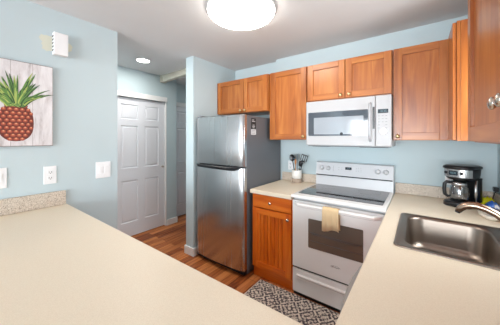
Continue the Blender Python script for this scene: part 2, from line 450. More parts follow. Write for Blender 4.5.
# corner cabinet on the sink wall, its end panel to the camera
XN = .190
t = thing('wall_cabinet', 'cherry corner wall cabinet seen by its plain end panel', 'cabinet', (.34, 2.3, ZB))
g = G(); g.box(XN+.022, XS-.003, 1.995, BK, ZB, ZT, .002); obj('body', g, W_V, t)
g = G(FACE_NX); g.box(-2.30, -1.995, XN+.003, XN+.021, ZB, ZT, .001); obj('face_frame', g, W_V, t)
g = G(FACE_NX); g.box(-2.275, -2.0, XN-.017, XN+.002, ZB+.005, ZT-.006, .002); obj('door', g, W_V, t)
# near cabinet
t = thing('wall_cabinet', 'large cherry wall cabinet closest to the camera at the right edge', 'cabinet', (.34, .79, ZB))
carcass(t, FACE_NX, -1.372, -.195, ZB, ZT, XN, XS-.003, (W_V, W_Y))
shaker(t, FACE_NX, -1.369, -.793, ZB+.005, ZT-.006, XN-.02, [(-.822, 1.535)], W_V, W_Y, kmat=NICKEL)
shaker(t, FACE_NX, -.787, -.198, ZB+.005, ZT-.006, XN-.02, [(-.758, 1.535)], W_V, W_Y, kmat=NICKEL)

# base cabinet by the fridge
t = thing('base_cabinet', 'small cherry base cabinet with drawer and beadboard door', 'cabinet', (-1.19, 2.3, 0))
bx0, bx1 = -1.428, -.96
carcass(t, FACE_NY, bx0, bx1, .10, .874, YC+.02, BK, (B_V, B_X))
g = G(); g.box(bx0+.002, bx1-.002, YC+.035, YC+.06, 0, .099); g.box(bx0+.002, bx1-.002, YC+.06, BK, 0, .099); obj('toe_kick', g, B_X, t)
dr = G(); dr.box(bx0+.012, bx1-.012, YC, YC+.02, .735, .865, .003); dr = obj('drawer', dr, B_X, t)
obj('knob', knob_bm(FACE_NY, (bx0+bx1)/2, YC, .80), NICKEL, dr)
shaker(t, FACE_NY, bx0+.012, bx1-.012, .115, .725, YC, [(bx1-.04, .675)], B_V, B_X, bead=True, kmat=NICKEL)
g = slab([bx0-.004, bx1+.002], [YC-.025, BK-.0], .877, H, lambda x, y: True)
tag(setin(obj('worktop', g, COUNTER), (-1.19, 2.3, .877)), 'short cream worktop between fridge and range', 'worktop')
g = G(); g.box(bx0-.002, bx1-.0, YW-.022, BK, H+.001, H+.10, .003)
tag(setin(obj('backsplash', g, SPECK), (-1.19, YW-.01, H)), 'speckled backsplash strip behind the utensil crock', 'backsplash')

# peninsula + sink run
SX0, SX1, SY0, SY1 = -.107, .435, 1.335, 1.955
XE = -.196
g = slab([XP+.003, XE, SX0+.012, SX1-.012, XS-.003], [-.05, .622, SY0+.012, SY1-.012, BK], .877, H,
         lambda x, y: (x > XE or y < .622) and not (SX0+.012 < x < SX1-.012 and SY0+.012 < y < SY1-.012))
tag(setin(obj('worktop', g, COUNTER), (-.5, .3, .877)), 'large L-shaped cream worktop of the peninsula and sink run', 'worktop')
g = G(FACE_PX); g.box(-.05, .612, -XP-.022, -XP-.002, H+.001, H+.112, .003)
tag(setin(obj('backsplash', g, SPECK), (XP+.01, .28, H)), 'speckled backsplash strip on the pineapple wall end of peninsula', 'backsplash')
g = G(); g.box(XE+.004, XS-.026, YW-.022, BK, H+.001, H+.10, .003)
tag(setin(obj('backsplash', g, SPECK), (.15, YW-.01, H)), 'speckled backsplash strip behind the coffee maker', 'backsplash')
g = G(FACE_NX); g.box(-BK+.0, .05, XS-.023, XS-.003, H+.001, H+.10, .003)
tag(setin(obj('backsplash', g, SPECK), (XS-.01, 1.3, H)), 'speckled backsplash strip along the sink wall', 'backsplash')
g = G(); g.box(XP+.003, XE-.03, .03, .57, 0, .874); struct('wall_peninsula', g, WALL, 'low wall carrying the peninsula worktop')
t = thing('base_cabinet', 'cherry sink base cabinet under the right worktop', 'cabinet', (.15, 1.6, 0))
g = G(); g.box(XE+.03, XS-.003, 1.325, BK, .10, .66, .001); g.box(XE+.03, -.125, 1.325, BK, .66, .874); g.box(.44, XS-.003, 1.325, BK, .66, .874)
g.box(-.125, .44, 1.965, BK, .66, .874); g.box(XE+.08, XS-.003, 1.325, BK, 0, .10); obj('body', g, B_V, t)
shaker(t, FACE_NX, -1.955, -1.65, .115, .86, XE+.01, [(-1.69, .80)], B_V, B_X, kmat=NICKEL)
shaker(t, FACE_NX, -1.644, -1.34, .115, .86, XE+.01, [(-1.60, .80)], B_V, B_X, kmat=NICKEL)

t = thing('dishwasher', 'dishwasher with grey bowed control panel under the right worktop edge', 'dishwasher', (.15, 1.0, 0))
g = G(); g.box(XE+.03, XS-.02, .64, 1.315, .01, .872, .003); g.box(XE+.07, XE+.1, .65, 1.305, .0, .10); obj('body', g, APPL2, t)
def bow(y0, y1, z0, z1, xb, depth, n=14):
    g = G(); fr = [(xb-.012-depth*math.sin(PI*(i+.0)/n)**.8, y0+(y1-y0)*i/n) for i in range(n+1)]
    out = fr+[(xb, y1), (xb, y0)]
    g.loft([[(x, y, z0) for x, y in out], [(x, y, z1) for x, y in out]], smooth=False); return g
obj('door', bow(.642, 1.313, .11, .74, XE+.029, .012), APPL, t)
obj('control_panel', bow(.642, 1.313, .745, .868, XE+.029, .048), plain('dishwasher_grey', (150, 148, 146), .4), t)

# ------------------------------------------------------------------ fridge
FX0, FX1, FY = -2.200, -1.456, 1.855
t = thing('refrigerator', 'stainless top-freezer refrigerator with grey sides', 'refrigerator', (-1.82, 2.28, 0))
g = G(); g.box(FX0+.004, FX1-.002, FY+.07, 2.645, .05, 1.688, .006); g.box(FX0+.02, FX1-.02, FY+.09, 2.60, .0, .05); obj('body', g, GREY, t)
def fdoor(z0, z1):
    g = G(); n = 20; W = FX1-FX0
    fr = []
    for i in range(n+1):
        u = i/n; x = FX0+W*u
        d = .026*(1-(2*u-1)**2)
        if i in (0, n): d -= .012
        fr.append((x, FY+.012-d))
    out = fr+[(FX1, FY+.062), (FX0, FY+.062)]
    e = .007
    def ring(s, z): 
        c = (sum(p[0] for p in out)/len(out), FY+.03); return [(c[0]+(x-c[0])*(1-s*.018), c[1]+(y-c[1])*(1-s*.12), z) for x, y in out]
    g.loft([ring(1, z0), ring(.3, z0+.002), ring(0, z0+e), ring(0, z1-e), ring(.3, z1-.002), ring(1, z1)], smooth=False)
    for f in g.bm.faces:
        pass
    return g
fz = obj('freezer_door', fdoor(1.147, 1.695), STEEL, t)
fd = obj('fridge_door', fdoor(.065, 1.135), STEEL, t)
for o in (fz, fd):
    for p in o.data.polygons: p.use_smooth = abs(p.normal.y) > .5 and p.area > .004
def grip(z, sgn):
    g = G(); n = 24; loops = []
    for i in range(n+1):
        u = i/n; x = FX0+.018+(FX1-FX0-.06)*u
        uu = (x-FX0)/(FX1-FX0); yb = FY+.012-.026*(1-(2*uu-1)**2)
        k = min(1, u/.08, (1-u)/.10); p = .004+.030*k; h = .013+.024*k*(.55+.45*u)
        loops.append([(x, yb+.004, z), (x, yb-p*.8, z), (x, yb-p, z-sgn*.006), (x, yb-p*.8, z-sgn*h), (x, yb+.004, z-sgn*h*.9)])
    g.loft(loops, smooth=False); return g
obj('handle', grip(1.139, 1), BLACK, fd)['label'] = 'black pocket handle'
g = G(); g.box(FX0+.005, FX1-.004, FY+.025, FY+.069, .055, .064); g.box(FX0+.02, FX1-.02, FY+.05, FY+.088, .005, .052, .003); obj('base_grille', g, BLACKM, t)
g = G(); g.box(FX0+.02, FX0+.10, FY+.02, FY+.12, 1.6965, 1.712, .004); obj('hinge_cover', g, GREY, t)
st = G(); M = FACE_PX
def side(u0, u1, z0, z1, d, mi): st.merge((lambda b: b)(bmesh.new()))
g = G(FACE_PX); d = -(FX1-.002)
g.box(1.995, 2.085, d-.0010, d, 1.545, 1.665, 0, 0); g.box(1.995, 2.085, d-.0010, d, 1.485, 1.543, 0, 1)
for zz, a, b in ((1.645, 2.01, 2.05), (1.63, 2.01, 2.07), (1.59, 2.02, 2.06), (1.575, 2.015, 2.065), (1.56, 2.02, 2.06)): g.box(a, b, d-.0014, d-.001, zz-.003, zz+.003, 0, 1)
for zz in (1.53, 1.515, 1.50): g.box(2.005, 2.07, d-.0014, d-.001, zz-.002, zz+.002, 0, 2)
obj('sticker', g, [BLACKM, plain('sticker_white', (216, 218, 220), .5), PRINT], t)['label'] = 'black and white information sticker'

# ------------------------------------------------------------------ range
RX0, RX1 = -.956, -.199; RC = (RX0+RX1)/2
t = thing('range', 'white freestanding electric range with black glass cooktop', 'stove', (RC, 2.3, 0))
g = G(); g.box(RX0, RX1, YC+.03, 2.64, .03, .905, .004); g.box(RX0+.02, RX1-.02, YC+.06, 2.62, 0, .03); g.box(RX0, RX1, YC+.012, YC+.03, .03, .25, 0); obj('body', g, [APPL2], t)
ct = slab([RX0-.001, RX1+.001], [YC-.032, 2.575], .906, .93, lambda x, y: True, .008); ct = obj('cooktop', ct, APPL, t)
g = G(); g.loft([rrect(RC, 2.285, (RX1-RX0)/2-.028, .262, .015, z) for z in (.9295, .934)], smooth=False); gl = obj('glass_top', g, GLASSK, ct)
for cx, cy, r in ((RC-.19, 2.16, .11), (RC+.19, 2.16, .09), (RC-.19, 2.42, .075), (RC+.19, 2.42, .10)):
    g = G(); g.lathe((cx, cy, .9338), [(r, 0), (r, .0006), (r-.003, .0006), (r-.003, 0)], 40); obj('burner_ring', g, RINGP, gl)
# backguard : profile in (y,z)
prof = [(2.645, .905), (2.56, .905), (2.56, .935), (2.572, 1.035), (2.560, 1.045), (2.585, 1.175), (2.600, 1.182), (2.645, 1.182)]
g = G(); g.loft([[(x, y, z) for y, z in prof] for x in (RX0+.002, RX1-.002)], smooth=False)
bgd = obj('backguard', g, MWB, t)
g = G(); g.box(RX0+.008, RX1-.008, 2.556, 2.568, 1.034, 1.0445, .001); obj('shadow_gap', g, BLACKM, bgd)
sl = Matrix.Rotation(-math.atan2(.025, .13), 4, 'X')
def onpanel(u, z): return Matrix.Translation((u, 2.560+(z-1.045)*.025/.13, z)) @ sl
for u in (RX0+.065, RX0+.135, RX1-.135, RX1-.065):
    g = G(onpanel(u, 1.115)); g.lathe((0, 0, 0), [(.022, 0), (.022, .006), (.018, .02), (.016, .022), (.004, .0225)], 28, 'y')
    g.box(-.0035, .0035, -.028, -.021, -.016, .016, .002)
    ko = obj('knob', g, APPL2, bgd)
    g = G(onpanel(u, 1.115)); a0 = [(.026*math.cos(a), .026*math.sin(a)) for a in [PI*(-.5+i/14) for i in range(15)]]; a1 = [(.0235*math.cos(a), .0235*math.sin(a)) for a in [PI*(.5-i/14) for i in range(15)]]
    g.poly(a0+a1, -.0008, .0); obj('dial_marking', g, PRINT, ko)
g = G(onpanel(RC-.03, 1.125)); g.box(-.032, .032, -.003, .002, -.014, .014, .002); dp = obj('display', g, LCD, bgd)
g = G(onpanel(RC-.03, 1.125)); text_mesh('10:25', .016, Matrix.Translation((0, -.0034, 0)) @ TXT, g); obj('clock_digits', g, LCDT, dp)
marks = [(.045+i*.022, .051+i*.022, .018-j*.016, .021-j*.016) for i in range(3) for j in range(3)]+[(-.10-i*.03, -.092-i*.03, .012-j*.02, .015-j*.02) for i in range(2) for j in range(2)]+[(-.185, -.1835, -.03, .03)]
for a, b, c_, e_ in marks:
    g = G(onpanel(RC, 1.115)); g.box(a, b, -.0008, .001, c_, e_); obj('button_print', g, PRINT, bgd)
# oven door
od = G(); od.box(RX0+.004, RX1-.004, YC-.012, YC+.028, .268, .880, .006); od = obj('oven_door', od, APPL, t)
ox0, ox1 = -.797, -.352
g = G(); g.loft([rrect((ox0+ox1)/2, 0, (ox1-ox0)/2, .128, .008, 0)]*1+[rrect((ox0+ox1)/2, 0, (ox1-ox0)/2, .128, .008, .004)], smooth=False)
bmesh.ops.transform(g.bm, matrix=Matrix.Translation((0, YC-.011, .607)) @ Matrix.Rotation(PI/2, 4, 'X'), verts=g.bm.verts[:]); ow = obj('window', g, OVENG, od)
g = G()
for zz in (.615, .545): g.tube([(ox0+.02, YC-.0153, zz), (ox1-.02, YC-.0153, zz-.004)], .0016, 6)
for zz in (.607, .601): g.tube([(ox0+.03, YC-.0152, zz), (ox1-.03, YC-.0152, zz-.004)], .0009, 6)
obj('rack', g, plain('rack_grey', (110, 110, 114), .4, .6), ow)
g = G()
n = 16; loops = []
for i in range(n+1):
    u = i/n; x = RX0+.03+(RX1-RX0-.06)*u; b = YC-.012; k = min(1, u/.07, (1-u)/.07)**.5
    yy = b-.002-.045*k; loops.append([(x, yy+.012, .868), (x, yy, .866), (x, yy-.006, .855), (x, yy-.003, .838), (x, yy+.008, .832), (x, yy+.016, .846)])
g.loft(loops, smooth=False); obj('handle', g, APPL, od)
g = G(); text_mesh('Whirlpool', .015, Matrix.Translation((RC+.015, YC-.0122, .42-.045)) @ TXT, g)
g.tube([(RC+.015+.040*math.cos(a), YC-.0123, .376+.010*math.sin(a)) for a in [-.3+i*PI/8 for i in range(12)]], .0006, 6)
obj('badge', g, plain('badge_grey', (34, 36, 40), .4), od)
dr = G(); dr.box(RX0+.004, RX1-.004, YC-.008, YC+.011, .035, .252, .005); dr = obj('drawer', dr, APPL, t)
g = G(); g.loft([[(x, YC-.006, .205), (x, YC-.026, .200), (x, YC-.024, .188), (x, YC-.006, .172)] for x in (RX0+.05, RX1-.05)], smooth=False); obj('handle', g, APPL, dr)
g = G(); g.box(RX0+.004, RX1-.004, YC+.002, YC+.011, .253, .267); g.box(RX0+.01, RX1-.01, YC+.01, YC+.02, .002, .03); obj('dark_gap', g, BLACKM, t)
# towel over the handle
def towel():
    g = G(); X0, X1 = -.650, -.522; cols = 22
    yb = YC-.012
    path = [(yb-.0082, .66), (yb-.0095, .72), (yb-.013, .78), (yb-.022, .826), (yb-.034, .868-.012), (yb-.046, .8755), (yb-.060, .870), (yb-.0655, .845), (yb-.063, .80), (yb-.060, .74), (yb-.058, .672)]
    path = [(yb-.005, .69), (yb-.006, .76), (yb-.012, .825), (yb-.026, .868), (yb-.040, .8745), (yb-.055, .869), (yb-.0615, .850), (yb-.061, .80), (yb-.058, .745), (yb-.056, .69)]
    def sheet(off, xa, xb, ext):
        rows = []
        for k, (y, z) in enumerate(path):
            r = []
            drop = max(0, k-5)/4; 
            for i in range(cols+1):
                u = i/cols; x = xa+(xb-xa)*u + .012*drop*(u-.5)*2*(.4)
                wv = .007*drop*math.sin(u*PI*3.2+.6)
                zz = z - (ext*drop**2 + .012*drop**2*math.sin(u*5+1))
                r.append((x, y-abs(wv)-off*drop, zz))
            rows.append(r)
        return rows
    rows = sheet(.0, X0, X1, 0)
    top = [[Vector(p) for p in r] for r in rows]
    th = .004
    inner = [[p+Vector((0, -th if k > 5 else 0, th if 2 < k <= 5 else 0)) for p in r] for k, r in enumerate(top)]
    vo = [[g.bm.verts.new(p) for p in r] for r in top]; vi = [[g.bm.verts.new(p) for p in r] for r in inner]
    R_, C_ = len(vo), cols+1
    for a in range(R_-1):
        for b in range(C_-1):
            for q in (vo, vi):
                f = g.bm.faces.new((q[a][b], q[a][b+1], q[a+1][b+1], q[a+1][b])); f.smooth = True
    for a in range(R_-1):
        for b in (0, C_-1): g.bm.faces.new((vo[a][b], vo[a+1][b], vi[a+1][b], vi[a][b]))
    for b in range(C_-1):
        for a in (0, R_-1):
            try: g.bm.faces.new((vo[a][b], vo[a][b+1], vi[a][b+1], vi[a][b]))
            except ValueError: pass
    bmesh.ops.remove_doubles(g.bm, verts=g.bm.verts[:], dist=1e-5)
    return g
tag(setin(obj('dish_towel', towel(), TOWEL), (-.57, YC-.06, .67)), 'cream dish towel hanging over the oven door handle', 'towel')

# ------------------------------------------------------------------ microwave
MX0, MX1, MY, MZ0, MZ1 = -.948, -.190, 2.262, 1.372, 1.820
t = thing('microwave', 'white over-the-range microwave with dark door window', 'microwave', (RC, 2.45, MZ0))
g = G(); g.box(MX0, MX1, MY+.03, YW-.004, MZ0, MZ1, .004); obj('body', g, APPL2, t)
cx = MX0+.634
g = G(); g.box(MX0+.001, cx, MY, MY+.029, MZ0+.004, MZ1-.002, .006); md = obj('door', g, MWW, t)
g = G(); g.loft([rrect(MX0+.303, 0, .277, .118, .01, z) for z in (0, .004)], smooth=False)
bmesh.ops.transform(g.bm, matrix=Matrix.Translation((0, MY+.001, 1.588)) @ Matrix.Rotation(PI/2, 4, 'X'), verts=g.bm.verts[:]); mw = obj('window', g, MWG, md)
g = G(); g.loft([rrect(MX0+.314, 0, .229, .083, .008, z) for z in (0, .002)], smooth=False)
bmesh.ops.transform(g.bm, matrix=Matrix.Translation((0, MY-.002, 1.568)) @ Matrix.Rotation(PI/2, 4, 'X'), verts=g.bm.verts[:]); obj('screen', g, MWS, mw)
g = G(); hx = MX0+.597; g.tube([(hx, MY+.004, 1.755), (hx, MY-.028, 1.745), (hx, MY-.038, 1.70), (hx, MY-.042, 1.60), (hx, MY-.038, 1.48), (hx, MY-.028, 1.435), (hx, MY+.004, 1.425)], [.010]+[.011]*5+[.010], 14); obj('handle', g, plain('handle_grey', (176, 178, 182), .35), md)
g = G(); g.box(cx-.019, cx-.003, MY-.0015, MY+.002, 1.53, 1.72, .001); obj('dark_strip', g, BLACK, md)
g = G(); g.lathe((MX0+.354, MY-.0035, 1.488), [(.014, -.001), (.014, .002), (.003, .0025)], 28, 'y'); obj('badge', g, plain('badge_dark', (60, 62, 68), .3, .5), md)
g = G(); g.box(cx+.003, MX1-.001, MY, MY+.029, MZ0+.004, MZ1-.002, .006); cp = obj('control_panel', g, MWW, t)
g = G(); g.box(cx+.022, MX1-.024, MY-.002, MY+.004, 1.663, 1.698, .002); dp = obj('display', g, LCD, cp)
g = G(); text_mesh('10:25', .024, Matrix.Translation(((cx+.022+MX1-.024)/2, MY-.0024, 1.680)) @ TXT, g); obj('clock_digits', g, LCDT, dp)
for j in range(5):
    for i in range(3):
        if j > 2 and i == 1: continue
        g = G(); g.box(cx+.024+i*.027, cx+.038+i*.027, MY-.0007, MY+.002, 1.638-j*.026, 1.642-j*.026); obj('key_print', g, PRINT, cp)
g = G(); g.lathe(((cx+MX1)/2+.002, MY, 1.505), [(.030, -.001), (.030, .006), (.026, .012), (.006, .0125)], 32, 'y'); obj('dial', g, plain('dial_white', (246, 246, 248), .25), cp)
g = G()
for a, b in ((MX0+.05, MX0+.22), (MX1-.26, MX1-.03)): g.box(a, b, MY+.05, MY+.20, MZ0-.010, MZ0+.003, .003)
g.box(MX0+.01, MX1-.01, MY+.035, MY+.30, MZ0-.006, MZ0+.001, .002); obj('vent_grille', g, GREY, t)

# ------------------------------------------------------------------ sink and faucet
t = thing('sink', 'stainless single-bowl drop-in sink in the right worktop', 'sink', ((SX0+SX1)/2, (SY0+SY1)/2, H))
cxs, cys, hx_, hy_ = (SX0+SX1)/2, (SY0+SY1)/2, (SX1-SX0)/2, (SY1-SY0)/2
bx, bxh, by, byh = .128, .188, cys, .272
g = G()
g.loft([rrect(cxs, cys, hx_-.002, hy_-.002, .028, H+.0008), rrect(cxs, cys, hx_, hy_, .03, H+.003), rrect(cxs, cys, hx_-.004, hy_-.004, .028, H+.0065), rrect(cxs, cys, hx_-.012, hy_-.012, .026, H+.0065), rrect(cxs, cys, hx_-.018, hy_-.018, .026, H+.0035),
        rrect(bx, by, bxh+.012, byh+.006, .085, H+.0035), rrect(bx, by, bxh+.004, byh, .085, H+.001), rrect(bx, by, bxh, byh-.004, .085, H-.010),
        rrect(bx, by, bxh-.008, byh-.012, .085, H-.150), rrect(bx, by, bxh-.018, byh-.022, .08, H-.178), rrect(bx, by, bxh-.045, byh-.05, .06, H-.190), rrect(bx, by, .055, .055, .05, H-.195)], cap0=False, cap1=True)
obj('bowl', g, SINK, t)
g = G(); g.lathe((bx, by, H-.1945), [(.045, 0), (.045, .003), (.036, .003), (.030, -.003+.003), (.012, .001), (.006, .006)], 32); obj('drain', g, plain('drain_steel', (150, 150, 152), .25, 1), t)

t = thing('faucet', 'brushed nickel pull-out faucet arching over the sink', 'faucet', (.385, 1.64, H+.006))
g = G(); g.lathe((.385, 1.64, H+.004), [(.032, 0), (.032, .006), (.026, .012), (.024, .05), (.022, .075), (.016, .085), (.004, .087)], 28); obj('base', g, FAUCET, t)
g = G()
P = [(.378, 1.64, .965), (.360, 1.642, 1.005), (.335, 1.645, 1.045), (.305, 1.650, 1.070), (.272, 1.656, 1.087), (.240, 1.662, 1.095), (.212, 1.668, 1.093), (.192, 1.673, 1.084), (.177, 1.677, 1.069), (.168, 1.679, 1.053)]
g.tube(P, [.016, .0165, .017, .0175, .018, .0185, .0185, .018, .017, .0145], 18); sp = obj('spout', g, FAUCET, t)
g = G(); g.tube([(.1682, 1.679, 1.054), (.165, 1.6795, 1.044)], [.0125, .0115], 16); obj('aerator', g, BLACK, sp)
g = G(); g.tube([(.392, 1.64, .99), (.41, 1.64, 1.02), (.44, 1.64, 1.05)], [.008, .007, .006], 12); obj('lever', g, FAUCET, t)

# ------------------------------------------------------------------ coffee maker (local frame: front looks to -Y)
t = thing('coffee_maker', 'black and steel drip coffee maker on the right worktop', 'coffee maker', (.272, 2.462, H), math.radians(-33))
def rl(cx, cy, hx, hy, r, zs): return [rrect(cx, cy, hx*s, hy*s, r, z) for z, s in zs]
g = G(); g.loft(rl(0, -.01, .098, .125, .07, [(.001, .97), (.004, 1), (.028, 1), (.036, .96), (.038, .9)])); obj('base', g, BLACK, t, True)
g = G(); g.lathe((0, -.04, .0382), [(.064, 0), (.064, .002), (.058, .003), (.004, .003)], 36); obj('warming_plate', g, BLACKM, t, True)
g = G(); g.loft([rrect(0, .075, .092, .037, .03, z) for z in (.037, .2)]+[rrect(0, .072, .094, .040, .03, .215)]); obj('water_tank', g, BLACK, t, True)
g = G(); g.loft([rrect(0, -.003, .084, .1, .07, .205), rrect(0, -.004, .095, .113, .075, .222), rrect(0, -.004, .099, .117, .075, .250), rrect(0, -.004, .101, .119, .075, .288)]); hd = obj('brew_head', g, BLACK, t, True)
g = G(); g.loft([rrect(0, -.004, .107, .125, .078, .2885), rrect(0, -.004, .110, .128, .08, .296), rrect(0, -.004, .107, .125, .078, .306), rrect(0, -.004, .09, .108, .07, .313), rrect(0, -.004, .06, .08, .05, .315)]); obj('lid', g, BLACK, t, True)
# steel band hugging the front of the head
g = G(); L0 = [p for p in rrect(0, -.004, .1005, .1185, .075, 0, 10)]
front = [p for p in L0 if p[1] < -.05]; front.sort(key=lambda p: p[0])
g.loft([[(x*1.004, y*1.006, z) for x, y, _ in front]+[(x*.97, y*.97, z) for x, y, _ in front[::-1]] for z in (.226, .284)], smooth=False); bd = obj('control_band', g, STEEL, hd, True)
g = G(); g.box(-.034, .030, -.1262, -.120, .240, .274, .002); dpc = obj('display', g, LCD, bd, True)
g = G(); text_mesh('10:25', .020, Matrix.Translation((-.002, -.1266, .257)) @ TXT, g); obj('clock_digits', g, LCDT, dpc, True)
for bxk in (-.058, .054):
    g = G(); g.lathe((bxk, -.117, .257), [(.011, 0), (.011, .006), (.004, .0065)], 20, 'y'); obj('button', g, BLACK, bd, True)
g = G(); g.tube([(.09, -.005, .04), (.093, -.005, .12), (.093, -.004, .205)], .010, 12); obj('side_post', g, STEEL, t, True)
g = G(); g.tube([(-.09, .045, .04), (-.092, .045, .12), (-.092, .045, .205)], .010, 12); obj('side_post', g, STEEL, t, True)
# carafe
rot = Matrix.Rotation(math.radians(-33), 4, 'Z'); cc = rot @ Vector((0, -.04, 0))
t = thing('coffee_carafe', 'empty glass carafe on the coffee maker hot plate', 'carafe', (.272+cc.x, 2.462+cc.y, H+.0445), math.radians(-33))
g = G(); g.lathe((0, 0, 0), [(.052, .0), (.060, .006), (.066, .03), (.067, .06), (.062, .095), (.052, .120), (.048, .128)], 36, cap1=False); obj('glass', g, CARAFE, t, True)
g = G(); g.lathe((0, 0, 0), [(.0535, .118), (.0505, .128), (.0505, .140), (.047, .140), (.047, .126), (.049, .118)], 36); obj('band', g, STEEL, t, True)
g = G(); g.lathe((0, 0, .138), [(.046, 0), (.048, .006), (.04, .012), (.004, .014)], 32); obj('lid', g, BLACK, t, True)
g = G(); hp = [(-.036, -.036, .135), (-.062, -.058, .137), (-.074, -.064, .122), (-.077, -.066, .08), (-.072, -.063, .04), (-.058, -.052, .026), (-.046, -.044, .03)]
g.tube(hp, [.011, .013, .014, .014, .013, .010, .008], 12); obj('handle', g, BLACK, t, True)
g = G()
for i in range(6):
    a0 = -1.25; 
    g.tube([(.0675*math.cos(a), .0675*math.sin(a), .04+i*.011) for a in (a0, a0+.1, a0+.22)], .001, 6)
obj('level_marks', g, PLATE, t, True)
for o in COL.objects:
    if o.name in ('coffee_maker', 'coffee_carafe'): o.scale = (.92, .92, 1.02)

# ------------------------------------------------------------------ utensil crock and its tools
CX, CY = -1.188, 2.555
t = thing('utensil_crock', 'white stoneware crock with bare clay foot, full of tools', 'crock', (CX, CY, H))
g = G(); g.lathe((CX, CY, H+.001), [(.056, .052), (.058, .054), (.059, .10), (.0585, .145), (.056, .150), (.052, .147), (.052, .054)], 36, cap0=False, cap1=False)
obj('wall', g, plain('white_glaze', (232, 230, 226), .3), t)
g = G(); g.lathe((CX, CY, H+.001), [(.054, 0), (.057, .004), (.058, .0525), (.052, .0525), (.004, .0525)], 36); obj('foot', g, plain('bare_clay', (170, 152, 136), .8), t)
WOODS = wood('wooden_spoon', 2, (150, 92, 50), (178, 116, 66), (200, 144, 92), .6)
SILI = plain('grey_silicone', (134, 150, 160), .5)
def utensil(name, label, cat, bx_, by_, tx, ty, L, heads, mat, r=.0058):
    b = Vector((CX+bx_, CY+by_, H+.057)); d = Vector((tx, ty, 1)).normalized()
    o = bpy.data.objects.new(name, None); COL.objects.link(o); o.location = b
    o.rotation_euler = d.to_track_quat('Z', 'X').to_euler(); tag(o, label, cat, 'kitchen tools in the crock')
    g = G(); g.tube([(0, 0, r), (0, 0, L*.4), (0, 0, L)], [r, r*.9, r*.8], 10); obj('handle', g, mat, o, True)
    g = G(); heads(g, L); obj('head', g, mat, o, True)
def oval(w_, h_, dep):
    def f(g, L):
        lp = []
        for i in range(11):
            a = PI*i/10; s = max(.04, math.sin(a))
            z = L-.006+h_*(1-math.cos(a))/2
            lp.append([(w_*s*math.cos(b), .004*math.sin(b)+dep*math.sin(a)*(1-(math.cos(b)*s)**2), z) for b in [2*PI*k/16 for k in range(16)]])
        g.loft(lp)
    return f
def paddle(w0, w1, h_, slots=0):
    def f(g, L):
        z0, z1 = L-.006, L+h_
        if not slots: g.loft([rrect(0, 0, w0*.5, .003, .0028, z0), rrect(0, 0, w0, .003, .0028, z0+.015), rrect(0, 0, w1, .0026, .0025, z1-.01), rrect(0, 0, w1*.85, .0022, .002, z1)], smooth=False)
        else:
            g.box(-w0, w0, -.003, .003, z0, z0+.018, .002); g.box(-w1, w1, -.003, .003, z1-.012, z1, .002)
            n = slots+1
            for i in range(n):
                x = -w1+ (2*w1-.008)*i/(n-1); g.box(x, x+.008, -.003, .003, z0+.016, z1-.010, .001)
    return f
utensil('serving_spoon', 'black round spoon leaning left out of the crock', 'kitchen tool', -.010, -.006, -.20, -.02, .205, oval(.036, .085, .014), BLACK)
utensil('spatula', 'grey-blue flat spatula standing in the middle of the crock', 'kitchen tool', .0, .018, -.03, .04, .200, paddle(.022, .032, .085), SILI)
utensil('wooden_spoon', 'brown wooden spoon at the front of the crock', 'kitchen tool', -.006, -.026, .05, -.05, .165, oval(.025, .070, .008), WOODS, .006)
utensil('slotted_turner', 'black slotted turner leaning right out of the crock', 'kitchen tool', .016, .006, .30, .03, .205, paddle(.022, .040, .085, 3), BLACK)
utensil('ladle', 'black deep ladle behind the wooden spoon in the crock', 'kitchen tool', .022, -.012, .22, -.07, .150, oval(.029, .07, .02), BLACK)

# ------------------------------------------------------------------ things in the corner by the sink
g = G(); g.loft([[(.380+.052*s*math.cos(a), 2.240+.140*s*math.sin(a), H+z) for a in [2*PI*k/40 for k in range(40)]] for z, s in ((.001, .86), (.004, .95), (.018, 1), (.026, .97), (.026, .90), (.016, .82), (.012, .7))])
tag(setin(obj('oval_dish', g, plain('cream_ceramic', (236, 228, 214), .3)), (.375, 2.245, H)), 'low cream oval dish on the worktop behind the faucet', 'dish')
def packet(cx, cy, lx, ly, h, rz, seed):
    rnd = random.Random(seed); g = G(Matrix.Translation((cx, cy, H+.001)) @ Matrix.Rotation(rz, 4, 'Z')); lp = []
    n = 14
    for i in range(n+1):
        u = i/n; s = max(.08, math.sin(PI*u)**.4); x = -lx+2*lx*u
        hh = h*s*(1+rnd.uniform(-.12, .12)); lp.append([(x, ly*math.cos(a)*(.92+.08*s), hh*.5+hh*.5*math.sin(a)) for a in [2*PI*k/20 for k in range(20)]])
    g.loft(lp); return g
def banded(name, a, b, sc):
    k = N(name); v = k.coord((1, 1, 1)); n = k.noise(v, sc, 2, .5, .5)
    k.l(k.ramp(n, [(.44, a), (.5, b), (.56, a), (.62, (236, 240, 246))]), k.b.inputs['Base Color']); k.b.inputs['Roughness'].default_value = .25; return k.m
tag(setin(obj('detergent_packet', packet(.436, 2.445, .038, .052, .062, 0, 1), banded('blue_film', (60, 110, 210), (120, 165, 232), 22)), (.436, 2.445, H)), 'crumpled blue plastic packet beside the coffee maker', 'packet')
tag(setin(obj('sponge', packet(.428, 2.560, .046, .042, .07, 0, 3), plain('yellow_sponge', (232, 226, 40), .9, 0, .2, (300, .6))), (.428, 2.560, H)), 'yellow sponge lying behind the blue packet', 'sponge')
t = thing('plug_adapter', 'small black plug adapter high on the corner wall', 'plug', (.484, YW-.04, 1.03))
g = G(); g.box(.470, .498, YW-.060, YW-.016, 1.026, 1.060, .004); obj('body', g, BLACK, t)
g = G(); g.tube([(.484, YW-.04, 1.028), (.476, YW-.045, 1.01), (.468, YW-.05, .98), (.462, YW-.055, .95), (.455, YW-.06, H+.006)], .003, 8); obj('cord', g, BLACK, t)

